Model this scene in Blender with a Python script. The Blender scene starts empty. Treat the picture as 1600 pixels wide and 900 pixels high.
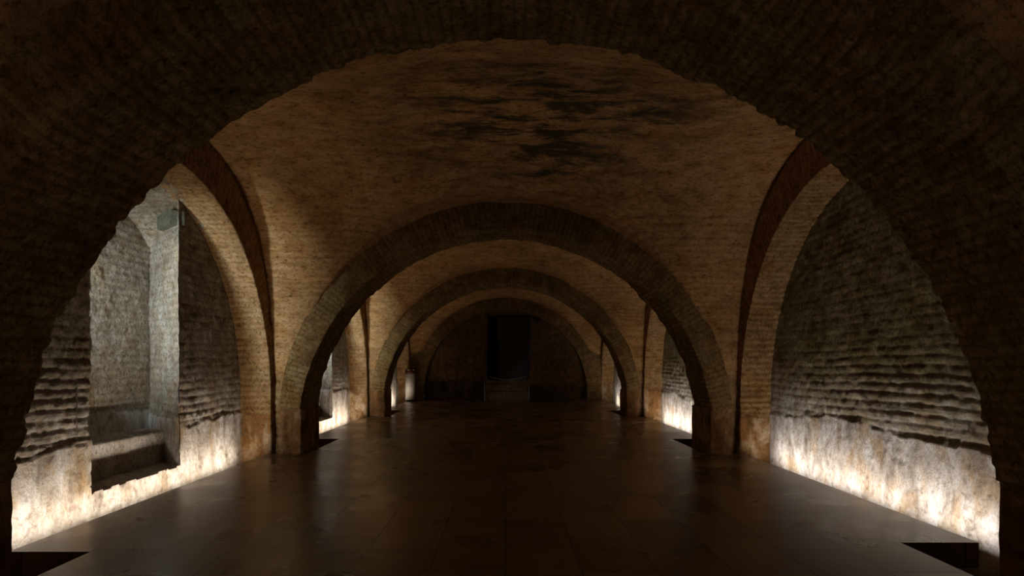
import bpy, math
import numpy as np
from mathutils import Vector
R = math.radians
col = bpy.context.scene.collection
EYE = 1.6
rng = np.random.RandomState(7)

# ------------------------------------------------------------------ numpy noise
def _hash(ix, iy, iz, seed):
    h = (ix.astype(np.int64)*374761393 + iy.astype(np.int64)*668265263 + iz.astype(np.int64)*2147483647 + seed*1274126177) & 0xFFFFFFFF
    h = ((h ^ (h >> 13))*1274126177) & 0xFFFFFFFF
    h = ((h ^ (h >> 16))*2246822519) & 0xFFFFFFFF
    return ((h ^ (h >> 15)) & 0xFFFFFF)/float(0xFFFFFF)
def vnoise(x, y, z, seed=0):
    fx, fy, fz = np.floor(x), np.floor(y), np.floor(z)
    tx, ty, tz = x-fx, y-fy, z-fz
    tx = tx*tx*(3-2*tx); ty = ty*ty*(3-2*ty); tz = tz*tz*(3-2*tz)
    r = 0
    for dx in (0, 1):
        wx = tx if dx else 1-tx
        for dy in (0, 1):
            wy = ty if dy else 1-ty
            for dz in (0, 1):
                wz = tz if dz else 1-tz
                r = r + wx*wy*wz*_hash(fx+dx, fy+dy, fz+dz, seed)
    return r
def fbm(x, y, z, octs=4, seed=0, gain=.5):
    a, s, t = 1., 0., 0.
    for k in range(octs):
        s = s + a*vnoise(x, y, z, seed+k*17); t += a
        x, y, z = x*2.03+5.1, y*2.03+1.7, z*2.03+9.2; a *= gain
    return s/t - .5
def sstep(a, b, x):
    t = np.clip((x-a)/(b-a), 0, 1); return t*t*(3-2*t)

# ------------------------------------------------------------------ masonry relief
def relief(P, u, v, pitch=.108, depth=.022, rough=.016, lump=.02, plaster=None, seed=0, blen=.27, fray=1., plaster_amp=.006):
    """returns displacement, mortar mask, plaster mask for points P (world), u along courses, v across"""
    X, Y, Z = P[..., 0], P[..., 1], P[..., 2]
    wob = .9*fbm(u*.7, v*.7, u*0+seed, 3, seed)
    row = v/pitch + wob
    ir = np.floor(row); fr = row-ir
    jit = _hash(ir, ir*0, ir*0, seed+3)
    cl = u/blen + .5*np.mod(ir, 2) + .35*jit + .3*fbm(u*3, v*3, u*0, 2, seed+5)
    ic = np.floor(cl); fc = cl-ic
    mh = sstep(.52, .86, np.abs(fr-.5)*2)
    mv = sstep(.86, .97, np.abs(fc-.5)*2)*.6
    m = np.maximum(mh, mv)
    hb = _hash(ir, ic, ir*0, seed+9)
    er = sstep(-.16, .16, fbm(X*.45, Y*.45, Z*.6, 3, seed+21))       # how eroded this stretch is
    f1 = fbm(X*9, Y*9, Z*9, 4, seed+31)
    f2 = fbm(X*2.2, Y*2.2, Z*3.2, 3, seed+41)
    f3 = fbm(X*30, Y*30, Z*30, 2, seed+51)
    d = -depth*m*(.45+.75*er) - depth*.8*hb*hb*er + rough*2*f1*(.6+.6*er) + lump*2*f2 + rough*.7*f3
    pl = np.zeros_like(d)
    if plaster is not None:
        line = plaster + .26*fbm(u*.55, u*0, u*0+seed, 2, seed+61)*1.2 + .10*fbm(X*3.1, Y*3.1, Z*4, 3, seed+71) + .03*fbm(X*14, Y*14, Z*14, 2, seed+73)
        pl = sstep(-.006, .010, line-Z)
        ps = .012 + plaster_amp*3*fbm(X*3, Y*3, Z*3, 4, seed+81) + plaster_amp*f1*2
        # flaked spots
        fl = sstep(.15, .19, fbm(X*1.7, Y*1.7, Z*1.7, 4, seed+91))
        ps = ps - .015*fl
        d = d*(1-pl) + ps*pl
    return d*fray, m, pl

def build(name, P, parent=None, u=None, v=None, mask=None, d=None, mort=None, pl=None, flip=False, mat=None, closed=False, smooth=True, loc=None):
    """grid of world points P[n,m,3] -> mesh object, displaced along its normal by d"""
    n, m_ = P.shape[:2]
    if d is not None:
        gu = np.gradient(P, axis=0); gv = np.gradient(P, axis=1)
        N = np.cross(gu, gv); L = np.linalg.norm(N, axis=2, keepdims=True); N = N/np.maximum(L, 1e-9)
        if flip: N = -N
        P = P + N*d[..., None]
    base = np.array(loc if loc is not None else (0, 0, 0), float)
    V = (P-base).reshape(-1, 3)
    i = np.arange(n-1)[:, None]*m_ + np.arange(m_-1)[None, :]
    F = np.stack([i, i+m_, i+m_+1, i+1], -1)
    if flip: F = F[..., ::-1]
    if mask is not None:
        F = F[mask]
    F = F.reshape(-1, 4)
    me = bpy.data.meshes.new(name)
    me.vertices.add(len(V)); me.vertices.foreach_set('co', V.astype(np.float32).ravel())
    me.loops.add(F.size); me.loops.foreach_set('vertex_index', F.astype(np.int32).ravel())
    me.polygons.add(len(F)); me.polygons.foreach_set('loop_start', (np.arange(len(F))*4).astype(np.int32))
    me.update(calc_edges=True)
    me.polygons.foreach_set('use_smooth', np.full(len(F), smooth))
    for nm, arr in (('mort', mort), ('pl', pl), ('uu', u), ('vv', v)):
        a = me.attributes.new(nm, 'FLOAT', 'POINT')
        a.data.foreach_set('value', (arr if arr is not None else np.zeros(n*m_)).astype(np.float32).ravel())
    me.validate()
    if mat: me.materials.append(mat)
    o = bpy.data.objects.new(name, me); col.objects.link(o)
    o.location = tuple(base)
    if parent:
        o.parent = parent; o.location = (0, 0, 0)
    return o

def join_arrays(objs, name, parent=None):
    """merge several grid meshes into the first (one continuous wall of masonry)"""
    import bmesh
    bm = bmesh.new()
    mats = []
    for o in objs:
        m = o.data.materials[0]
        if m not in mats: mats.append(m)
        k0 = len(bm.faces); bm.from_mesh(o.data); bm.faces.ensure_lookup_table()
        for f in bm.faces[k0:]: f.material_index = mats.index(m)
    me = bpy.data.meshes.new(name); bm.to_mesh(me); bm.free()
    for m in mats: me.materials.append(m)
    for o in objs:
        old = o.data; bpy.data.objects.remove(o); bpy.data.meshes.remove(old)
    o = bpy.data.objects.new(name, me); col.objects.link(o)
    if parent: o.parent = parent
    return o

def empty(name, loc=(0, 0, 0)):
    o = bpy.data.objects.new(name, None); col.objects.link(o); o.location = loc; return o
def tag(o, label=None, cat=None, group=None, kind=None):
    if label: o['label'] = label
    if cat: o['category'] = cat
    if group: o['group'] = group
    if kind: o['kind'] = kind
    return o

def grid2(a, b):
    return np.meshgrid(a, b, indexing='ij')

# ------------------------------------------------------------------ materials
def new_mat(name):
    m = bpy.data.materials.new(name); m.use_nodes = True
    nt = m.node_tree; nt.nodes.clear()
    out = nt.nodes.new('ShaderNodeOutputMaterial'); b = nt.nodes.new('ShaderNodeBsdfPrincipled')
    nt.links.new(b.outputs[0], out.inputs[0])
    return m, nt, b
class NT:
    def __init__(s, nt): s.nt = nt
    def n(s, t, **k):
        x = s.nt.nodes.new(t)
        for a, v in k.items(): setattr(x, a, v)
        return x
    def l(s, a, b): s.nt.links.new(a, b)
    def noise(s, vec, scale, detail=4, rough=.55, dist=0.):
        x = s.n('ShaderNodeTexNoise'); x.inputs['Scale'].default_value = scale; x.inputs['Detail'].default_value = detail
        x.inputs['Roughness'].default_value = rough; x.inputs['Distortion'].default_value = dist
        s.l(vec, x.inputs['Vector']); return x.outputs['Fac']
    def ramp(s, fac, stops):
        x = s.n('ShaderNodeValToRGB'); e = x.color_ramp.elements
        while len(e) > 1: e.remove(e[-1])
        e[0].position = stops[0][0]; e[0].color = (*stops[0][1], 1)
        for p, c in stops[1:]:
            q = e.new(p); q.color = (*c, 1)
        s.l(fac, x.inputs[0]); return x.outputs['Color']
    def mix(s, fac, a, b, mode='MIX'):
        x = s.n('ShaderNodeMix', data_type='RGBA', blend_type=mode)
        if isinstance(fac, (int, float)): x.inputs[0].default_value = fac
        else: s.l(fac, x.inputs[0])
        for k, c in ((6, a), (7, b)):
            if isinstance(c, tuple): x.inputs[k].default_value = (*c, 1)
            else: s.l(c, x.inputs[k])
        return x.outputs[2]
    def math(s, op, a, b=None, clamp=False):
        x = s.n('ShaderNodeMath', operation=op); x.use_clamp = clamp
        for k, c in ((0, a), (1, b)):
            if c is None: continue
            if isinstance(c, (int, float)): x.inputs[k].default_value = c
            else: s.l(c, x.inputs[k])
        return x.outputs[0]
    def attr(s, name):
        x = s.n('ShaderNodeAttribute', attribute_name=name); return x.outputs['Fac']
    def mapping(s, vec, scale):
        x = s.n('ShaderNodeMapping'); x.inputs['Scale'].default_value = scale; s.l(vec, x.inputs['Vector']); return x.outputs[0]

def masonry(name, bricks, mortar, plaster, ochre=.35, stretch=(1, 1, 1), lines=0., bump=.35, green=.0, stain=None):
    m, nt, b = new_mat(name); T = NT(nt)
    pos = T.n('ShaderNodeNewGeometry').outputs['Position']
    sp = T.mapping(pos, stretch)
    # brick field
    n1 = T.noise(sp, 5.5, 6, .62); n2 = T.noise(sp, 22, 4, .6); n3 = T.noise(pos, .8, 4, .6)
    c = T.ramp(n1, [(.25, bricks[0]), (.5, bricks[1]), (.75, bricks[2])])
    c = T.mix(T.math('MULTIPLY', T.attr('mort'), .55), c, mortar)
    # dark pits and pale grit
    pit = T.ramp(n2, [(.32, (.42, .38, .34)), (.48, (1, 1, 1)), (.70, (1.0, 1.0, 1.0)), (.82, (1.25, 1.22, 1.18))])
    c = T.mix(.85, c, pit, 'MULTIPLY')
    # broad weathering
    br = T.ramp(n3, [(.30, (.62, .60, .56)), (.5, (.92, .92, .92)), (.72, (1.15, 1.12, 1.05))])
    c = T.mix(.8, c, br, 'MULTIPLY')
    rp = T.ramp(T.noise(pos, 1.7, 6, .68, .5), [(.48, (1, 1, 1)), (.64, (.90, .76, .58))])
    c = T.mix(.75, c, rp, 'MULTIPLY')
    gr = T.ramp(T.noise(pos, 75, 3, .7), [(.35, (.62, .60, .56)), (.5, (1, 1, 1)), (.68, (1.28, 1.26, 1.22))])
    c = T.mix(.8, c, gr, 'MULTIPLY')
    if green > 0:
        g = T.ramp(T.noise(pos, 1.3, 3), [(.45, (1, 1, 1)), (.65, (.82, .95, .70))])
        c = T.mix(green, c, g, 'MULTIPLY')
    if stain is not None:
        (sy, sz) = stain
        # sooty damp streaks that run across the vault
        q = T.mapping(pos, (.55, 1.5, 1.5))
        s1 = T.ramp(T.noise(q, 1.9, 8, .75, .4), [(.44, (0, 0, 0)), (.60, (1, 1, 1))])
        sep = T.n('ShaderNodeSeparateXYZ'); T.l(pos, sep.inputs[0])
        dy = T.math('ABSOLUTE', T.math('SUBTRACT', sep.outputs[1], sy))
        band = T.math('SUBTRACT', 1.0, T.math('DIVIDE', dy, sz), True)
        dx = T.math('ABSOLUTE', T.math('SUBTRACT', sep.outputs[0], .55))
        bx = T.math('SUBTRACT', 1.0, T.math('DIVIDE', dx, 2.6), True)
        f = T.math('MULTIPLY', T.math('MULTIPLY', s1, band), T.math('MULTIPLY', bx, 2.4), True)
        c = T.mix(T.math('MULTIPLY', f, .93), c, (.055, .048, .025))
    if plaster is not None:
        vp = T.mapping(pos, (1, 1, .55))
        p1 = T.noise(vp, 3.2, 7, .62, .5); p2 = T.noise(vp, 2.0, 5, .6, .8); p3 = T.noise(pos, 26, 4, .65)
        pc = T.ramp(p1, [(.28, plaster[0]), (.48, plaster[1]), (.66, plaster[2])])
        oc = T.ramp(p2, [(.50, (0, 0, 0)), (.64, (1, 1, 1))])
        pc = T.mix(T.math('MULTIPLY', oc, ochre), pc, plaster[3])
        pg = T.ramp(p3, [(.30, (.60, .58, .56)), (.5, (1, 1, 1)), (.75, (1.12, 1.12, 1.1))])
        pc = T.mix(.7, pc, pg, 'MULTIPLY')
        p4 = T.ramp(T.noise(pos, 8.5, 5, .7, .6), [(.34, (.50, .42, .34)), (.47, (.95, .93, .90)), (.60, (1.08, 1.07, 1.05))])
        pc = T.mix(.75, pc, p4, 'MULTIPLY')
        c = T.mix(T.attr('pl'), c, pc)
    T.l(c, b.inputs['Base Color'])
    b.inputs['Roughness'].default_value = .92
    b.inputs['Specular IOR Level'].default_value = 0
    h = T.math('ADD', T.math('MULTIPLY', T.noise(pos, 14, 6, .68), 1.0), T.math('MULTIPLY', T.noise(pos, 60, 3, .6), .35))
    bp = T.n('ShaderNodeBump'); bp.inputs['Strength'].default_value = bump; bp.inputs['Distance'].default_value = .03
    T.l(h, bp.inputs['Height']); T.l(bp.outputs[0], b.inputs['Normal'])
    return m

PLA = [(.20, .165, .13), (.50, .46, .41), (.72, .71, .70), (.46, .29, .12)]
PLO = [(.05, .025, .012), (.20, .105, .042), (.40, .27, .15), (.30, .12, .04)]
M_wall_l = masonry('pale_brick', [(.15, .11, .07), (.30, .25, .185), (.46, .41, .34)], (.20, .16, .11), PLA, .5, bump=.6)
M_wall_r = masonry('grey_brick', [(.13, .10, .05), (.26, .21, .115), (.41, .345, .22)], (.18, .145, .085), PLA, .5, green=.5, bump=.6)
M_side = masonry('soffit_brick', [(.20, .11, .045), (.38, .225, .10), (.52, .35, .18)], (.20, .12, .055), [(.10, .05, .02), (.30, .17, .07), (.60, .48, .33), (.32, .14, .045)], .6, bump=.5)
M_arch = masonry('arch_brick', [(.13, .075, .03), (.26, .165, .07), (.38, .265, .13)], (.11, .068, .03), PLO, .4, green=.5, bump=.6)
M_pier = masonry('pier_brick', [(.12, .065, .025), (.26, .15, .06), (.42, .28, .14)], (.12, .07, .03), PLO, .5, bump=.6)
VB = [(.28, .14, .052), (.50, .285, .12), (.62, .39, .19)]
M_vault = masonry('vault_brick', VB, (.28, .15, .06), None, stretch=(.65, 1, 1.3), bump=.5, stain=(8.3, 3.0))
M_vault2 = masonry('vault_brick_plain', VB, (.28, .15, .06), None, stretch=(.65, 1, 1.3), bump=.5)
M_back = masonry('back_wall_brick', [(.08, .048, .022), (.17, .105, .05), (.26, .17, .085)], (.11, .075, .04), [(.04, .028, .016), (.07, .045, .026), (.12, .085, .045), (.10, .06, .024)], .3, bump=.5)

def simple(name, colr, rough=.6, metal=0., emit=None, strength=0., grain=0., gs=20):
    m, nt, b = new_mat(name); T = NT(nt)
    if grain > 0:
        pos = T.n('ShaderNodeTexCoord').outputs['Object']
        f = T.noise(pos, gs, 5, .6)
        lo = tuple(x*(1-grain) for x in colr); hi = tuple(min(1, x*(1+grain)) for x in colr)
        T.l(T.ramp(f, [(.3, lo), (.7, hi)]), b.inputs['Base Color'])
        bp = T.n('ShaderNodeBump'); bp.inputs['Strength'].default_value = .2; bp.inputs['Distance'].default_value = .01
        T.l(f, bp.inputs['Height']); T.l(bp.outputs[0], b.inputs['Normal'])
    else:
        b.inputs['Base Color'].default_value = (*colr, 1)
    b.inputs['Roughness'].default_value = rough; b.inputs['Metallic'].default_value = metal
    if emit:
        b.inputs['Emission Color'].default_value = (*emit, 1); b.inputs['Emission Strength'].default_value = strength
    return m

def floor_mat():
    m, nt, b = new_mat('polished_stone_slabs'); T = NT(nt)
    pos = T.n('ShaderNodeNewGeometry').outputs['Position']
    sep = T.n('ShaderNodeSeparateXYZ'); T.l(pos, sep.inputs[0])
    cb = T.n('ShaderNodeCombineXYZ'); T.l(sep.outputs[1], cb.inputs[0]); T.l(T.math('ADD', sep.outputs[0], 3.53), cb.inputs[1])
    br = T.n('ShaderNodeTexBrick'); br.offset = .37; br.offset_frequency = 2
    br.inputs['Scale'].default_value = 1; br.inputs['Brick Width'].default_value = .98; br.inputs['Row Height'].default_value = .588
    br.inputs['Mortar Size'].default_value = .007; br.inputs['Mortar Smooth'].default_value = .2; br.inputs['Bias'].default_value = 0
    br.inputs['Color1'].default_value = (.13, .078, .034, 1); br.inputs['Color2'].default_value = (.29, .19, .095, 1); br.inputs['Mortar'].default_value = (.02, .013, .007, 1)
    T.l(cb.outputs[0], br.inputs['Vector'])
    n = T.noise(pos, 3.0, 5, .6); n2 = T.noise(pos, 40, 3, .6)
    c = T.mix(.6, br.outputs['Color'], T.ramp(n, [(.3, (.88, .87, .85)), (.7, (1.08, 1.07, 1.06))]), 'MULTIPLY')
    c = T.mix(.4, c, T.ramp(n2, [(.3, (.7, .7, .7)), (.7, (1.15, 1.15, 1.15))]), 'MULTIPLY')
    T.l(c, b.inputs['Base Color'])
    ro = T.n('ShaderNodeMapRange'); ro.inputs['From Min'].default_value = .3; ro.inputs['From Max'].default_value = .7
    ro.inputs['To Min'].default_value = .24; ro.inputs['To Max'].default_value = .33
    T.l(T.noise(pos, .9, 2), ro.inputs[0]); T.l(ro.outputs[0], b.inputs['Roughness'])
    b.inputs['Specular IOR Level'].default_value = .5
    h = T.math('SUBTRACT', T.math('MULTIPLY', T.noise(pos, 30, 3, .6), .10), br.outputs['Fac'])
    bp = T.n('ShaderNodeBump'); bp.inputs['Strength'].default_value = .03; bp.inputs['Distance'].default_value = .004
    T.l(h, bp.inputs['Height']); T.l(bp.outputs[0], b.inputs['Normal'])
    return m
M_floor = floor_mat()
M_ground = simple('earth', (.12, .09, .06), .95, grain=.4, gs=6)

# ------------------------------------------------------------------ plan of the hall (metres; Y runs away from the camera)
A1 = (3.62, 4.78); A2 = (11.36, 12.46); A3 = (19.23, 20.33); A4 = 27.85; A0 = (-4.5, -3.4)
R_IN, C_IN = 3.67, EYE-1.28
R_EX, C_EX = 3.99, EYE-1.12
XJ = 4.15       # inner face of the side arches
XW = 4.68       # recessed side walls
BAYS = [(A0[1], A1[0]), (A1[1], A2[0]), (A2[1], A3[0]), (A3[1], A4)]
TOP_L = EYE+3.12
ZP = .77

# ------------------------------------------------------------------ transverse arches: ring above, two piers below
def ring_profile(t, r_in, c_in, r_ex, c_ex):
    """t in [0,1] left to right over the arch; returns inner and outer points (x,z)"""
    return None

def transverse_arch(name, y0, y1, res, label, seed, z_split=.76, pin=3.625):
    rin, cin = R_IN, C_IN
    root = empty(name, (0, (y0+y1)/2, 0)); tag(root, label, 'arch', 'brick cross arches spanning the hall')
    loc = (0, (y0+y1)/2, 0)
    zs = z_split-.03
    a0 = math.asin((zs-cin)/rin)
    L = rin*(math.pi-2*a0)
    n = int(L/res)
    ang = np.linspace(math.pi-a0, a0, n)
    # perimeter: outer front -> inner front -> inner back -> outer back
    th = y1-y0; lip = .12
    seg = [(1.12, y0, .0), (0, y0, 1), (0, y1, 1), (1.12, y1, .0)]
    p1 = max(6, int(.50/res)); p2 = int(th/res)
    s_out = np.concatenate([np.linspace(1.15, 0, p1, endpoint=False), np.zeros(p2), np.linspace(0, 1.15, p1)])
    s_y = np.concatenate([np.full(p1, y0), np.linspace(y0, y1, p2, endpoint=False), np.full(p1, y1)])
    per = np.concatenate([np.linspace(-.5, 0, p1, endpoint=False), np.linspace(0, th, p2, endpoint=False), np.linspace(th, th+.5, p1)])
    # soften the two arrises
    A, S = grid2(ang, s_out); _, YY = grid2(ang, s_y); _, PV = grid2(ang, per)
    xi = rin*np.cos(A); zi = cin+rin*np.sin(A)
    # outer curve sampled on the same ray from the inner centre
    dx, dz = np.cos(A), np.sin(A)
    oc = cin-C_EX
    bq = oc*dz; disc = bq*bq-(oc*oc-R_EX**2)
    ro = -bq+np.sqrt(np.maximum(disc, 0))
    rr = rin+(ro-rin)*S
    X = rr*dx; Z = cin+rr*dz
    P = np.stack([X, YY, Z], -1)
    U = PV; Vv = rin*A
    d, mo, pl = relief(P, U, Vv, pitch=.085, depth=.009, rough=.020, lump=.035, seed=seed, blen=.3)
    # outward direction (into the air) by hand: front, soffit, back
    N = np.zeros_like(P)
    w_in = np.where((s_y > y0+1e-6) & (s_y < y1-1e-6) | (s_out == 0), 1., 0.)[None, :]*np.ones_like(A)
    fr = (s_y <= y0+1e-6)[None, :]*np.ones_like(A); bk = (s_y >= y1-1e-6)[None, :]*np.ones_like(A)
    N[..., 0] = -dx*w_in; N[..., 2] = -dz*w_in
    N[..., 1] = -fr+bk
    for _ in range(2):
        N[:, 1:-1] = (N[:, :-2]+N[:, 1:-1]+N[:, 2:])/3
    # arris wear: chips follow the courses
    edge = np.exp(-(np.minimum(np.abs(PV), np.abs(PV-th))/.05)**2)
    chip = _hash(np.floor(Vv/.085), np.floor(PV*0), np.floor(PV*0), seed+5)
    d = d - edge*(.03*chip*chip + .03*(fbm(X*5, YY*5, Z*5, 3, seed+8)+.3))
    P = P+N*d[..., None]
    o = build('arch_ring', P, root, u=U, v=Vv, mort=mo, pl=pl, mat=M_arch, loc=loc)
    o.parent = root
    # piers
    for sgn in (-1, 1):
        xin, xout = pin, 4.02
        pts = [(xout, y0-.01), (xin, y0-.01), (xin, y1+.01), (xout, y1+.01)]
        us, xs, ys, nx, ny = [], [], [], [], []
        acc = 0
        for k in range(3):
            (xa, ya), (xb, yb) = pts[k], pts[k+1]
            Lk = math.hypot(xb-xa, yb-ya); q = max(4, int(Lk/res))
            tt = np.linspace(0, 1, q, endpoint=(k == 2))
            xs.append(xa+(xb-xa)*tt); ys.append(ya+(yb-ya)*tt); us.append(acc+Lk*tt); acc += Lk
            nn = [(0, -1), (-1, 0), (0, 1)][k]
            nx.append(np.full(q, nn[0])); ny.append(np.full(q, nn[1]))
        xs, ys, us, nx, ny = map(np.concatenate, (xs, ys, us, nx, ny))
        zz = np.linspace(-.5, z_split+.03, int((z_split+.53)/res))
        XX, ZZ = grid2(xs, zz); YY, _ = grid2(ys, zz); UU, _ = grid2(us, zz)
        NX, _ = grid2(nx.astype(float), zz); NY, _ = grid2(ny.astype(float), zz)
        N = np.stack([NX*sgn, NY, NX*0], -1)
        for _ in range(2): N[1:-1] = (N[:-2]+N[1:-1]+N[2:])/3
        P = np.stack([XX*sgn, YY, ZZ], -1)
        d, mo, pl = relief(P, UU, ZZ, depth=.012, rough=.02, lump=.03, plaster=1.5, seed=seed+100+sgn, plaster_amp=.014)
        d = d-.02
        taper = sstep(z_split+.03, z_split-.1, ZZ)
        d = d*taper + (1-taper)*(-.01)
        P = P+N*d[..., None]
        build('pier', P, root, u=UU, v=ZZ, mort=mo, pl=pl*.9, mat=M_pier, flip=(sgn > 0), loc=loc)
    return root

transverse_arch('brick_arch', *A1, .024, 'nearest and widest brick arch framing the whole view of the hall', 11, pin=3.69)
transverse_arch('brick_arch', *A2, .028, 'second brick arch from the front, its dark face ringing the far bays', 23)
transverse_arch('brick_arch', *A3, .045, 'third brick arch from the front, small, seen inside the second arch', 37)

# ------------------------------------------------------------------ vaults
def vault(name, y0, y1, mat, res, seed):
    yc = (y0+y1)/2; half = (y1-y0)/2
    a = half+.13
    nx = int(12/res); ny = int(2*half*1.45/res)
    th = np.linspace(-1, 1, nx); xs = 4.22*np.sin(th*math.pi/2)*.55+4.22*th*.45
    tv = np.linspace(-1, 1, ny); ys = yc+(half+.10)*(np.sin(tv*math.pi/2)*.6+tv*.4)
    X, Y = grid2(xs, ys)
    ax = np.abs(X)
    def zT(ax):
        lim = 3.965
        z = C_EX+.0+np.sqrt(np.maximum(R_EX**2-np.minimum(ax, lim)**2, 0))
        return z-np.maximum(ax-lim, 0)*14
    c = EYE-1.3; hgt = TOP_L-c
    dyn = np.clip(np.abs(Y-yc)/a, 0, .9995)
    zL = c+hgt*(1-dyn**2.7)**(1/2.7)
    zt = zT(ax)
    k = .55; dd = np.abs(zt-zL)
    Z = np.maximum(zt, zL)+np.maximum(k-dd, 0)**2/(4*k)
    # keep it just above the transverse extrados near both ends
    Z = np.maximum(Z, -.45)
    P = np.stack([X, Y, Z], -1)
    u = X; v = np.where(np.abs(Y-yc) < half*.72, Y*1.0, Z)
    d, mo, pl = relief(P, X, Z*1.0+Y*.0, pitch=.1, depth=.010, rough=.012, lump=.03, seed=seed, blen=.3)
    top = sstep(3.9, 4.4, Z)
    mo = mo*(1-top)
    o = build(name, P, None, d=d, u=X, v=Z, mort=mo, pl=pl, mat=mat, flip=True)
    tag(o, kind='structure'); return o
vault('ceiling', *BAYS[0], M_vault2, .06, 301)
vault('ceiling', *BAYS[1], M_vault, .035, 311)
vault('ceiling', *BAYS[2], M_vault2, .045, 321)
vault('ceiling', *BAYS[3], M_vault2, .06, 331)

# ------------------------------------------------------------------ side arches (nave face + soffit/jambs)
def side_arch_geo(y0, y1):
    yc = (y0+y1)/2; r = (y1-y0)/2-.04; cz = EYE+2.55-r
    return yc, r, cz
def side_arch(side, y0, y1, res, seed, label):
    yc, r, cz = side_arch_geo(y0, y1)
    root = empty('side_arch', (side*XJ, yc, 0)); tag(root, label, 'arch', 'side arches along the walls')
    loc = (side*XJ, yc, 0)
    zb = -.5
    # path: up near jamb, around, down far jamb ; s = length
    Ls = cz-zb; La = math.pi*r; tot = 2*Ls+La
    n = int(tot/res); s = np.linspace(0, tot, n)
    def pt(s, rad):
        ang = np.clip((s-Ls)/r, 0, math.pi)
        y = yc-rad*np.cos(ang); z = cz+rad*np.sin(ang)
        z = np.where(s < Ls, zb+s, z); z = np.where(s > Ls+La, zb+(tot-s), z)
        return y, z, ang
    dep = XW-XJ+.10
    p1 = max(5, int(.62/res)); p2 = max(5, int(dep/res))
    out = np.concatenate([np.linspace(.66, 0, p1, endpoint=False), np.zeros(p2)])
    xx = np.concatenate([np.full(p1, XJ), np.linspace(XJ, XJ+dep, p2)])
    per = np.concatenate([np.linspace(-.66, 0, p1, endpoint=False), np.linspace(0, dep, p2)])
    S, O = grid2(s, out); _, XX = grid2(s, xx); _, PV = grid2(s, per)
    ang = np.clip((S-Ls)/r, 0, math.pi)
    Y = yc-(r+O)*np.cos(ang); Z = cz+(r+O)*np.sin(ang)
    Z = np.where(S < Ls, zb+S, Z); Z = np.where(S > Ls+La, zb+tot-S, Z)
    P = np.stack([side*XX, Y, Z], -1)
    N = np.zeros_like(P)
    sof = (per >= 0)[None, :]*np.ones_like(S)
    N[..., 0] = -side*(1-sof); N[..., 1] = np.cos(ang)*sof; N[..., 2] = -np.sin(ang)*sof
    for _ in range(2): N[:, 1:-1] = (N[:, :-2]+N[:, 1:-1]+N[:, 2:])/3
    d, mo, pl = relief(P, PV, np.where(Z < cz+1.2, Z, S), pitch=.1, depth=.018, rough=.014, lump=.02, plaster=ZP-.02, seed=seed, plaster_amp=.008)
    edge = np.exp(-(np.abs(PV)/.05)**2)
    chip = _hash(np.floor(S/.1), np.floor(S*0), np.floor(S*0), seed+5)
    d = d-edge*(.025*chip*chip)
    P = P+N*d[..., None]
    def sub(nm, a, b, mat=M_side):
        return build(nm, P[a:b], root, u=PV[a:b], v=S[a:b], mort=mo[a:b], pl=pl[a:b], mat=mat, flip=(side > 0), loc=loc)
    i1 = int(n*(Ls)/tot); i2 = int(n*(Ls+La)/tot)
    if Ls > .3:
        sub('jamb', 0, i1+1); sub('arch_band', i1, i2+1); sub('jamb', i2, n)
    else:
        sub('arch_band', 0, n)
    return root
bn = ['nearest bay, behind the viewer', 'first full bay, nearest of the', 'second bay, middle of the', 'last bay, farthest of the']
for side, nm in ((-1, 'left'), (1, 'right')):
    side_arch(side, *BAYS[0], .06, 401+side, 'brick side arch on the %s wall beside the viewer, before the nearest cross arch' % nm)
    side_arch(side, *BAYS[1], .024, 411+side, 'tall brick side arch on the %s wall between the nearest and second cross arches' % nm)
    side_arch(side, *BAYS[2], .045, 421+side, 'brick side arch on the %s wall between the second and third cross arches' % nm)
    side_arch(side, *BAYS[3], .07, 431+side, 'far brick side arch on the %s wall next to the end wall' % nm)

# ------------------------------------------------------------------ side walls, with deep window niches in the left one
NICHES = [(7.2, 9.2, BAYS[1]), (15.3, 17.3, BAYS[2])]
SILL = .12
walls = {-1: [], 1: []}
def wall_disp(side, Y, Z, seed):
    P = np.stack([np.full_like(Y, side*XW), Y, Z], -1)
    d, mo, pl = relief(P, Y, Z, pitch=.112, depth=.016, rough=.024, lump=.026, plaster=ZP, seed=seed, plaster_amp=.007)
    # courses are worst eaten away just above the plaster, and sound higher up
    low = np.clip(sstep(2.1, 1.1, Z)*(1+fbm(Y*.8, Z*1.5, Y*0, 3, seed+7)), 0, 1)
    dd, _, _ = relief(P, Y, Z, pitch=.112, depth=.003, rough=.010, lump=.02, plaster=ZP, seed=seed, plaster_amp=.01)
    d = (d*low+dd*(1-low))*.85+.012*low*fbm(Y*7, Z*11, Y*0, 4, seed+9)
    # crumbled lime and grit still clings to the bricks just above the plaster
    rub = sstep(1.75, .8, Z+.5*fbm(Y*.9, Z*.9, Y*0, 3, seed+12))*(.55+.9*fbm(Y*4, Z*9, Y*0, 4, seed+13))
    pl = np.maximum(pl, np.clip(rub, 0, .75))
    return d, mo, pl
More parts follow.
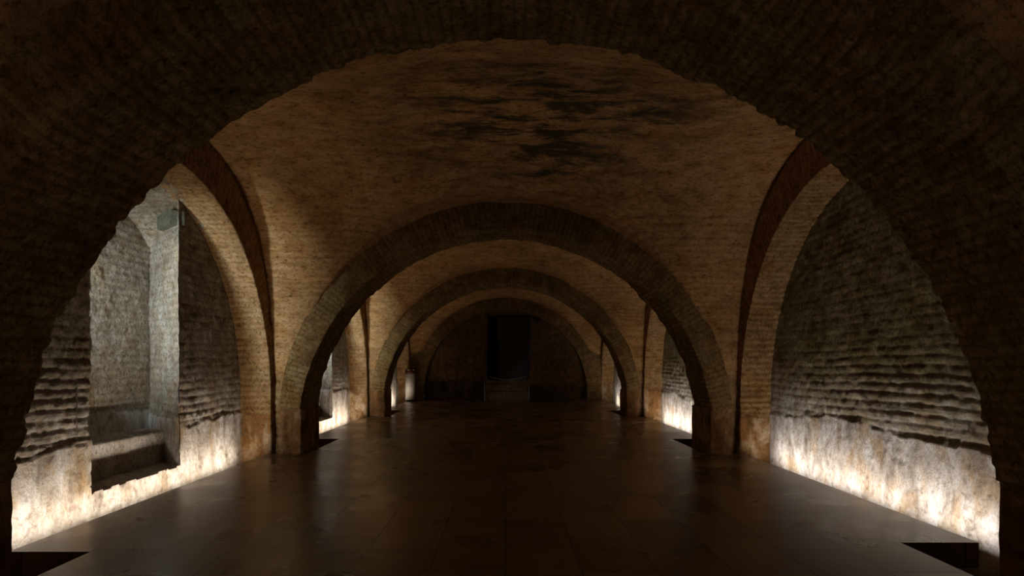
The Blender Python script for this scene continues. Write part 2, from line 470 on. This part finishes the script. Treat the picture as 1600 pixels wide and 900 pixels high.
def wall_panel(side, y0, y1, res, seed, mat, niche=None):
    ny = int((y1-y0)/res); nz = int(5.0/res)
    ys = np.linspace(y0, y1, ny); zs = np.linspace(-.5, 4.5, nz)
    Y, Z = grid2(ys, zs); X = np.full_like(Y, side*XW)
    P = np.stack([X, Y, Z], -1)
    d, mo, pl = wall_disp(side, Y, Z, seed)
    N = np.zeros_like(P); N[..., 0] = -side
    P = P+N*d[..., None]
    mask = None
    if niche:
        a, b = niche
        f = .05*fbm(Z*9, Z*0, Z*0+seed, 3, seed)+.03*(_hash(np.floor(Z/.112), Z*0, Z*0, seed)-.5)
        inside = (Y > a+f) & (Y < b+f*.25-.01) & (Z > SILL+.04*fbm(Y*6, Y*0, Y*0, 3, seed+1))
        mask = ~(inside[:-1, :-1] & inside[1:, 1:] & inside[1:, :-1] & inside[:-1, 1:])
    return build('panel', P, None, u=Y, v=Z, mort=mo, pl=pl, mask=mask, mat=mat, flip=(side > 0))
RES = [.08, .020, .035, .07]
def plane_quad(p00, p10, p01, p11, res, seed, mat, plaster=None, towards=None, depth=.022, rough=.016, lump=.02, pamp=.008, edge=None):
    p00, p10, p01, p11 = (np.array(p, float) for p in (p00, p10, p01, p11))
    lu = np.linalg.norm(p10-p00); lv = np.linalg.norm(p01-p00)
    nu, nv = max(4, int(lu/res)), max(4, int(lv/res))
    a, b = grid2(np.linspace(0, 1, nu), np.linspace(0, 1, nv))
    a_, b_ = a[..., None], b[..., None]
    P = (1-a_)*(1-b_)*p00+a_*(1-b_)*p10+(1-a_)*b_*p01+a_*b_*p11
    N = np.cross(p10-p00, p01-p00); N /= np.linalg.norm(N)
    flip = False
    if towards is not None and np.dot(N, np.array(towards, float)-p00) < 0: N = -N; flip = True
    U, V = a*lu, P[..., 2]
    d, mo, pl = relief(P, U, V, depth=depth, rough=rough, lump=lump, plaster=plaster, seed=seed, plaster_amp=pamp)
    if edge is not None:
        w = np.clip(1-a*lu/.12, 0, 1)
        d = d*(1-w); P[..., 0] += w*edge(V)
    P = P+N*d[..., None]
    return build('panel', P, None, u=U, v=V, mort=mo, pl=pl, mat=mat, flip=flip)

M_window = simple('daylit_glass', (.8, .85, .9), .3, emit=(.74, .88, 1.0), strength=360.0)
def niche(a, b, bay, res, seed, which, wseed):
    """splayed niche behind the left wall: far jamb, back wall, near wall with a small window, vaulted top"""
    XB = -5.62; ws = []
    mid = (-5.1, (a+b)/2, 1.5)
    yb = b+.9
    ws.append(plane_quad((-XW, b-.03, -.4), (XB, yb, -.4), (-XW, b-.03, 4.6), (XB, yb, 4.6), res, seed, M_wall_l, plaster=ZP+.1, towards=mid, depth=.012,
        edge=lambda V: wall_disp(-1, V*0+b-.01, V, wseed)[0]-.002))
    ws.append(plane_quad((XB, a-.3, -.4), (XB, yb+.05, -.4), (XB, a-.3, 4.6), (XB, yb+.05, 4.6), res, seed+1, M_wall_l, plaster=.95, towards=mid, depth=.010, rough=.014, lump=.012))
    # near wall around the window opening
    yn = a-.2; wx0, wx1, wz0, wz1 = -5.36, -4.80, 2.1, 2.8
    for (x0, x1, z0, z1) in ((XB, -XW+.0, -.4, wz0), (XB, -XW, wz1, 4.6), (XB, wx0, wz0, wz1), (wx1, -XW, wz0, wz1)):
        ws.append(plane_quad((x0, yn, z0), (x1, yn, z0), (x0, yn, z1), (x1, yn, z1), max(res, .05), seed+2, M_wall_l, towards=mid, rough=.006, lump=.006))
    yw = yn-.9
    c = (-5.2, yn-.4, 2.45)
    for q in (((wx0, yw, wz0), (wx0, yn, wz0), (wx0, yw, wz1), (wx0, yn, wz1)), ((wx1, yw, wz0), (wx1, yn, wz0), (wx1, yw, wz1), (wx1, yn, wz1)),
              ((wx0, yw, wz0), (wx0, yn, wz0), (wx1, yw, wz0), (wx1, yn, wz0)), ((wx0, yw, wz1), (wx0, yn, wz1), (wx1, yw, wz1), (wx1, yn, wz1))):
        ws.append(plane_quad(*q, .06, seed+3, M_wall_l, towards=c, rough=.004, lump=.004, depth=.004))
    # small part of near jamb between wall face and near wall
    ws.append(plane_quad((-XW-.10, yn-.02, -.4), (-XW-.101, a+.02, -.4), (-XW-.10, yn-.02, 4.5), (-XW-.101, a+.02, 4.5), .06, seed+4, M_wall_l, towards=mid, rough=.004, lump=.004))
    # vaulted top follows the side arch
    yc, r, cz = side_arch_geo(*bay)
    xs = np.linspace(-XW+.08, XB-.1, max(6, int(1.1/res))); ys = np.linspace(yn-.1, yb+.1, int((yb-yn)/res))
    X, Y = grid2(xs, ys); Z = cz+np.sqrt(np.maximum(r*r-(Y-yc)**2, 0))-.0
    P = np.stack([X, Y, Z], -1)
    d, mo, pl = relief(P, X, Y, depth=.02, rough=.016, lump=.02, seed=seed+5)
    P[..., 2] -= d
    ws.append(build('panel', P, None, u=X, v=Y, mort=mo, pl=pl, mat=M_wall_l))
    # window: frame, glass
    w = box_obj('window_%d' % which, [((wx0+wx1)/2, yw-.02, (wz0+wz1)/2, wx1-wx0+.04, .03, wz1-wz0+.04)], simple('frame_paint_%d' % which, (.12, .11, .10), .5))
    tag(w, kind='structure')
    g = box_obj('glass_pane', [((wx0+wx1)/2, yw+.0, 2.40, wx1-wx0-.06, .012, .46)], M_window, parent=w)
    return ws

import bmesh
def box_obj(name, boxes, mat, parent=None, bevel=0., loc=(0, 0, 0), rot=None):
    bm = bmesh.new()
    for (x, y, z, sx, sy, sz) in boxes:
        r = bmesh.ops.create_cube(bm, size=1.0)
        for v in r['verts']:
            v.co = Vector((x-loc[0]+v.co.x*sx, y-loc[1]+v.co.y*sy, z-loc[2]+v.co.z*sz))
    if bevel > 0:
        bmesh.ops.bevel(bm, geom=list(bm.edges), offset=bevel, segments=2, affect='EDGES')
    me = bpy.data.meshes.new(name); bm.to_mesh(me); bm.free(); me.materials.append(mat)
    o = bpy.data.objects.new(name, me); col.objects.link(o)
    if parent: o.parent = parent
    else: o.location = loc
    return o

def pack(o, name):
    o.name = name; return o
for bi, (y0, y1) in enumerate(BAYS):
    walls[1].append(wall_panel(1, y0-.2, y1+.2, RES[bi], 511+bi*10, M_wall_r))
    nc = None
    if bi in (1, 2): nc = NICHES[bi-1][:2]
    walls[-1].append(wall_panel(-1, y0-.2, y1+.2, RES[bi], 611+bi*10, M_wall_l, nc))
for i, (a, b, bay) in enumerate(NICHES):
    walls[-1] += niche(a, b, bay, .026 if i == 0 else .05, 700+i*20, i+1, 611+(i+1)*10)
# masonry cores of the piers, set a hand's breadth back from the arch faces
for side in (-1, 1):
    for ai, (y0, y1) in enumerate((A0, A1, A2, A3)):
        for yy, ty in ((y0+.12, -5), (y1-.12, 50)):
            walls[side].append(plane_quad((side*3.9, yy, -.5), (side*4.95, yy, -.5), (side*3.9, yy, 4.4), (side*4.95, yy, 4.4), .06, 800+ai, M_side, towards=(side*4, ty, 1), rough=.008, lump=.01))
wl = join_arrays(walls[-1], 'wall_left'); tag(wl, kind='structure')
wr = join_arrays(walls[1], 'wall_right'); tag(wr, kind='structure')

# stone ledges inside the two niches
M_ledge = masonry('ledge_stone', [(.34, .30, .26), (.5, .47, .43), (.62, .60, .57)], (.4, .36, .3), None, bump=.6)
def block(name, x0, x1, y0, y1, z0, z1, res, seed, mat, label, cat, group=None, skew=0.):
    """rough stone block with a rounded worn top edge facing +x"""
    prof = []
    H = z1-z0; D = x1-x0
    # profile from bottom front (x1) up and over to the back (x0)
    k = int(H/res)+2; q = int(D/res)+2
    for t in np.linspace(0, 1, k, endpoint=False): prof.append((x1, z0+H*t))
    for t in np.linspace(0, 1, q): prof.append((x1-D*t, z1))
    prof = np.array(prof)
    for _ in range(4): prof[1:-1] = (prof[:-2]+prof[1:-1]*2+prof[2:])/4
    ny = int((y1-y0)/res)
    ys = np.linspace(y0, y1, ny)
    PX, YY = grid2(prof[:, 0], ys); PZ, _ = grid2(prof[:, 1], ys)
    PX = PX+skew*(YY-y1)
    g = np.gradient(prof, axis=0); nn = np.stack([g[:, 1], -g[:, 0]], -1); nn /= np.linalg.norm(nn, axis=1, keepdims=True)
    P = np.stack([PX, YY, PZ], -1)
    d = .05*fbm(PX*3, YY*3, PZ*3, 4, seed)+.02*fbm(PX*14, YY*14, PZ*14, 3, seed+1)
    P[..., 0] += nn[:, 0][:, None]*d; P[..., 2] += nn[:, 1][:, None]*d
    loc = ((x0+x1)/2, (y0+y1)/2, z0)
    o = build(name, P, None, u=PX, v=PZ, mat=mat, flip=True, loc=loc)
    tag(o, label, cat, group); return o
for i, (a, b, bay) in enumerate(NICHES):
    rs = .022 if i == 0 else .05
    w = ['in the large left niche', 'in the far left niche'][i]
    block('stone_sill', -5.15, -4.70, a-.1, b+.35, -.3, SILL+.01, rs, 900+i, M_ledge, 'low worn stone sill %s, level with the platform edge' % w, 'sill')
    block('stone_ledge', -5.75, -5.12, a-.1, b+.75, 0, .60, rs, 910+i, M_ledge, 'upper pale ledge %s, below the brick back wall' % w, 'ledge')
# dark timber lintel end in the big niche
M_wood = simple('old_timber', (.09, .085, .05), .8, grain=.5, gs=12)
lt = box_obj('timber_lintel', [(-4.93, 9.42, 3.70, .60, .20, .21)], M_wood, bevel=.012, loc=(-4.93, 9.42, 3.6))
lt.rotation_euler = (0, 0, -R(45)); tag(lt, 'short dark green-brown lintel block at the top of the large left niche', 'lintel')

# ------------------------------------------------------------------ end wall with blind arch and raised doorway
DX0, DX1, DZ0, DZ1 = -.83, 1.05, .86, 3.72
def end_wall():
    ws = []
    res = .05
    # front face in plane A4 with the blind arch cut out, then the shallow reveal, then the recessed wall
    r, c = 3.55, EYE+2.31-3.55
    ang = np.linspace(math.pi+.5, -.5, 300)
    S = np.linspace(0, 1, 26)
    A_, SS = grid2(ang, S)
    zlow = -.5
    rr = r+(1.25)*SS
    X = rr*np.cos(A_); Z = c+rr*np.sin(A_)
    low = A_ > math.pi; X = np.where(A_ > math.pi, -rr, np.where(A_ < 0, rr, X))
    Z = np.where(A_ > math.pi, c-(A_-math.pi)/.5*(c+.5), np.where(A_ < 0, c+(A_)/.5*(c+.5), Z))
    P = np.stack([X, np.full_like(X, A4), Z], -1)
    d, mo, pl = relief(P, rr, r*A_, pitch=.085, depth=.016, rough=.014, lump=.02, seed=951)
    P[..., 1] -= d
    ring = build('blind_arch', P, None, u=rr, v=r*A_, mort=mo, pl=pl, mat=M_arch, flip=False)
    # reveal
    Y2 = np.linspace(A4-.02, A4+.34, 9)
    A_, YY = grid2(ang, Y2)
    X = r*np.cos(A_); Z = c+r*np.sin(A_)
    X = np.where(A_ > math.pi, -r, np.where(A_ < 0, r, X))
    Z = np.where(A_ > math.pi, c-(A_-math.pi)/.5*(c+.5), np.where(A_ < 0, c+(A_)/.5*(c+.5), Z))
    P = np.stack([X, YY, Z], -1)
    rev = build('reveal', P, None, u=YY, v=r*A_, mat=M_arch, mort=None)
    t = join_arrays([ring, rev], 'blind_arch')
    tag(t, 'shallow brick blind arch framing the dark end wall of the hall', 'arch')
    # recessed wall with door opening
    xs = np.arange(-3.8, 3.85, res); zs = np.arange(-.5, 4.2, res)
    X, Z = grid2(xs, zs); P = np.stack([X, np.full_like(X, A4+.30), Z], -1)
    d, mo, pl = relief(P, X, Z, pitch=.1, depth=.02, rough=.016, lump=.02, plaster=.74, seed=961)
    P[..., 1] -= d
    f = .05*fbm(Z*5, X*0, X*0, 3, 962)
    ins = (X > DX0+f) & (X < DX1+f) & (Z > DZ0) & (Z < DZ1)
    mask = ~(ins[:-1, :-1] & ins[1:, 1:])
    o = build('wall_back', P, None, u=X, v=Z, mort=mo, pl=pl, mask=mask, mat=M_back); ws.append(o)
    # passage behind the opening
    c0 = (.1, A4+1, 2)
    y0, y1 = A4+.28, A4+2.6
    for q in (((DX0-.03, y0, DZ0), (DX0-.03, y1, DZ0), (DX0-.03, y0, DZ1+.1), (DX0-.03, y1, DZ1+.1)),
              ((DX1+.03, y0, DZ0), (DX1+.03, y1, DZ0), (DX1+.03, y0, DZ1+.1), (DX1+.03, y1, DZ1+.1)),
              ((DX0-.05, y1, DZ0-.1), (DX1+.05, y1, DZ0-.1), (DX0-.05, y1, DZ1+.1), (DX1+.05, y1, DZ1+.1)),
              ((DX0-.05, y0, DZ0-.0), (DX1+.05, y0, DZ0-.0), (DX0-.05, y1, DZ0-.0), (DX1+.05, y1, DZ0-.0)),
              ((DX0-.05, y0, DZ1+.02), (DX1+.05, y0, DZ1+.02), (DX0-.05, y1, DZ1+.02), (DX1+.05, y1, DZ1+.02))):
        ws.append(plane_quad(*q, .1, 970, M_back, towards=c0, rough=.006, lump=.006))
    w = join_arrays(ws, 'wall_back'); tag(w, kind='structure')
end_wall()
for bw in (A0[1]-.0,):
    o = plane_quad((-4.9, bw, -.5), (4.9, bw, -.5), (-4.9, bw, 5), (4.9, bw, 5), .15, 990, M_arch, towards=(0, 0, 1)); o.name = 'wall_front'; tag(o, kind='structure')

# door leaf standing in the opening
M_door = simple('dark_door', (.035, .028, .024), .35, grain=.35, gs=3)
dr = box_obj('door_1', [((-.34+DX1)/2+.02, A4+.85, (DZ0+DZ1)/2, DX1+.34-.02, .05, DZ1-DZ0-.06)], M_door, bevel=.008, loc=(.35, A4+.85, DZ0)); tag(dr, kind='structure')
box_obj('door_edge', [(-.345, A4+.835, 3.2, .03, .10, .95)], simple('pale_edge', (.22, .17, .12), .5), parent=dr)
bpy.data.objects['door_edge'].location = (-.35, -(A4+.85), -DZ0)

# ------------------------------------------------------------------ small things at the end wall
def tube(name, pts, r, mat, parent=None, seg=10, loc=(0, 0, 0)):
    cu = bpy.data.curves.new(name, 'CURVE'); cu.dimensions = '3D'; cu.bevel_depth = r; cu.bevel_resolution = 3; cu.use_fill_caps = True
    s = cu.splines.new('POLY'); s.points.add(len(pts)-1)
    for i, p in enumerate(pts): s.points[i].co = (p[0]-loc[0], p[1]-loc[1], p[2]-loc[2], 1)
    tmp = bpy.data.objects.new('t', cu); col.objects.link(tmp)
    dg = bpy.context.evaluated_depsgraph_get(); me = bpy.data.meshes.new_from_object(tmp.evaluated_get(dg))
    me.name = name
    bpy.data.objects.remove(tmp); bpy.data.curves.remove(cu)
    me.materials.clear(); me.materials.append(mat)
    for p in me.polygons: p.use_smooth = True
    o = bpy.data.objects.new(name, me); col.objects.link(o)
    if parent: o.parent = parent
    else: o.location = loc
    return o
def lathe(name, prof, mat, parent=None, seg=32, loc=(0, 0, 0)):
    bm = bmesh.new(); rings = []
    for (r, z) in prof:
        rings.append([bm.verts.new((r*math.cos(2*math.pi*k/seg), r*math.sin(2*math.pi*k/seg), z)) for k in range(seg)])
    for a, b in zip(rings, rings[1:]):
        for k in range(seg): bm.faces.new((a[k], a[(k+1) % seg], b[(k+1) % seg], b[k]))
    bm.faces.new(rings[0][::-1]); bm.faces.new(rings[-1])
    me = bpy.data.meshes.new(name); bm.to_mesh(me); bm.free(); me.materials.append(mat)
    for p in me.polygons: p.use_smooth = len(p.vertices) == 4
    o = bpy.data.objects.new(name, me); col.objects.link(o)
    if parent: o.parent = parent
    o.location = loc
    return o

M_sill = simple('worn_sill', (.13, .085, .045), .8, grain=.4, gs=8)
st = empty('doorway_steps', (.1, A4, 0)); tag(st, 'low brown stone steps leading up to the dark doorway in the end wall', 'steps')
box_obj('lower_step', [(.05, A4-.02, .19, 1.84, .66, .38)], M_sill, parent=st, bevel=.015, loc=(.1, A4, 0))
box_obj('upper_step', [(.05, A4+.13, .54, 1.80, .40, .30)], M_sill, parent=st, bevel=.015, loc=(.1, A4, 0))
box_obj('threshold', [(.1, A4+.32, .775, 1.94, .24, .17)], M_sill, parent=st, bevel=.015, loc=(.1, A4, 0))
M_steel = simple('grey_steel', (.32, .27, .22), .4, .8)
for x, w in ((-.90, 'left'), (1.00, 'right')):
    h = empty('handrail', (x, A4-.3, 0)); tag(h, 'thin metal rail at the %s side of the doorway steps' % w, 'handrail', 'rails beside the doorway steps')
    tube('post', [(0, -.08, 0), (0, -.08, .74)], .018, M_steel, h)
    tube('rail', [(0, -.08, .74), (0, .34, .84)], .016, M_steel, h)
    lathe('foot_plate', [(.05, 0), (.05, .012)], M_steel, h, 16, (0, -.08, 0))
# sagging rope barrier across the doorway
pts = [(-.72+1.62*t, A4+.22, 1.02-.12*math.sin(math.pi*t)) for t in np.linspace(0, 1, 24)]
rp = tube('barrier_rope', pts, .02, simple('rope', (.22, .20, .16), .8, grain=.3, gs=60), loc=(.1, A4+.22, .9)); tag(rp, 'sagging rope strung across the foot of the dark doorway', 'rope')
# round lamp high on the end wall
lp = empty('wall_spotlight', (1.33, A4+.30, 3.57)); tag(lp, 'round black unlit spotlight on the end wall right of the doorway', 'spotlight')
M_blk = simple('black_metal', (.012, .011, .010), .45, .4)
o = lathe('lamp_body', [(.07, 0), (.10, .05), (.13, .12), (.13, .24), (.115, .25), (.10, .22)], M_blk, lp, 28); o.rotation_euler = (R(100), 0, R(12)); o.location = (0, -.06, 0)
tube('bracket', [(0, .05, .0), (0, -.08, 0)], .025, M_blk, lp)

# white cylindrical stand in the last bay
sx, sy = -4.07, 27.3
wst = empty('display_stand', (sx, sy, 0)); tag(wst, 'white cylindrical stand with a dark red top beside the far left wall', 'stand')
M_white = simple('white_laminate', (.80, .76, .68), .45, grain=.06, gs=4)
M_red = simple('dark_red', (.10, .02, .018), .4)
lathe('column', [(.205, .06), (.205, 1.16)], M_white, wst, 40)
lathe('base_ring', [(.17, 0), (.17, .06)], M_blk, wst, 32)
tp = lathe('top_rim', [(.205, 1.16), (.212, 1.17), (.212, 1.30), (.19, 1.31), (.18, 1.22)], M_red, wst, 40)
for k in range(10):
    a = 2*math.pi*k/10
    b = lathe('knob', [(.010, 0), (.026, .012), (.026, .035), (.010, .048)], M_white if k % 2 else M_red, tp, 12, (.19*math.cos(a), .19*math.sin(a), 1.30))

# ------------------------------------------------------------------ platform floor and ground
def platform():
    boxes = []
    T = .23
    y0, y1 = A0[1], A4+.28
    boxes.append((0, (y0+y1)/2, -T/2, 7.06, y1-y0, T))
    for side in (-1, 1):
        for bi, st_, en in ((1, (5.44 if side < 0 else 5.72), A2[0]-.03), (2, 13.6, A3[0]-.03), (3, 21.9, A4-.02)):
            w0, w1 = 3.53, 4.23
            boxes.append((side*(w0+w1)/2, (st_+en)/2, -T/2, w1-w0, en-st_, T))
    o = box_obj('floor', boxes, M_floor); tag(o, kind='structure')
    g = box_obj('ground', [(0, 12.5, -.55, 12, 34, .1)], M_ground); tag(g, kind='structure')
platform()

# ------------------------------------------------------------------ light strips along the platform edges
LED = 76.0
def led(side, y0, y1, k, strength, colr, label):
    root = empty('light_strip', (side*4.36, (y0+y1)/2, -.09)); tag(root, label, 'light strip', 'hidden light strips along the platform edges')
    box_obj('housing', [(0, 0, -.012, .04, y1-y0, .03), (-side*.07, 0, -.02, .12, y1-y0-.3, .012)], simple('aluminium_%d' % k, (.10, .10, .10), .9), parent=root)
    m = simple('led_diffuser_%d' % k, (.9, .9, .9), .5, emit=colr, strength=strength)
    bm = bmesh.new()
    w = .016
    vs = [bm.verts.new(c) for c in ((-w, -(y1-y0)/2+.03, .006), (w, -(y1-y0)/2+.03, .006), (w, (y1-y0)/2-.03, .006), (-w, (y1-y0)/2-.03, .006))]
    bm.faces.new(vs)
    q = side*w; hl = (y1-y0)/2-.03
    vs = [bm.verts.new(c) for c in ((q, -hl, .006), (q, hl, .006), (q, hl, -.003), (q, -hl, -.003))]
    bm.faces.new(vs); me = bpy.data.meshes.new('diffuser'); bm.to_mesh(me); bm.free(); me.materials.append(m)
    d = bpy.data.objects.new('diffuser', me); col.objects.link(d); d.parent = root; d.rotation_euler = (0, side*R(37), 0); d.location = (0, 0, .004)
k = 0
WARM = (1.0, .80, .60)
names = ['nearest', 'middle', 'farthest', 'added, unseen']
for side, sn in ((-1, 'left'), (1, 'right')):
    for (a, b, nm) in ((6.1, 11.0, 0), (14.15, 18.9, 1), (22.3, 26.9, 2), (-2.6, 2.2, 3)):  # last entry: unseen strips added beside the viewer to brighten the near arch
        c = [(1, .87, .73), (1, .92, .86)][side > 0]
        if nm == 0: a = 5.97 if side > 0 else 5.68
        led(side, a, b, k, LED*(1, 1.35, 1.2, .9)[nm], c, '%s glowing strip beside the platform at the foot of the %s wall' % (names[nm], sn)); k += 1

# ------------------------------------------------------------------ camera and view
cam = bpy.data.cameras.new('camera'); co = bpy.data.objects.new('camera', cam); col.objects.link(co)
co.location = (0, 0, EYE); co.rotation_euler = (R(90), 0, 0)
cam.sensor_width = 36; cam.lens = 22.5; cam.shift_x = .00625; cam.shift_y = .07375; cam.clip_end = 200; cam.clip_start = .05
bpy.context.scene.camera = co
w = bpy.data.worlds.new('world'); bpy.context.scene.world = w; w.use_nodes = True
w.node_tree.nodes['Background'].inputs[0].default_value = (0, 0, 0, 1); w.node_tree.nodes['Background'].inputs[1].default_value = 0
sc = bpy.context.scene
sc.view_settings.view_transform = 'Standard'; sc.view_settings.look = 'None'; sc.view_settings.gamma = 1; sc.view_settings.use_curve_mapping = False
sc.view_settings.exposure = 0.12
sc.cycles.max_bounces = 10; sc.cycles.diffuse_bounces = 8; sc.cycles.glossy_bounces = 4
sc.cycles.caustics_reflective = False; sc.cycles.caustics_refractive = False
sc.cycles.use_adaptive_sampling = False; sc.cycles.sample_clamp_indirect = 2; sc.cycles.blur_glossy = 1.0
sc.cycles.use_denoising = True; sc.cycles.denoising_prefilter = 'ACCURATE'; sc.cycles.denoising_input_passes = 'RGB_ALBEDO_NORMAL'
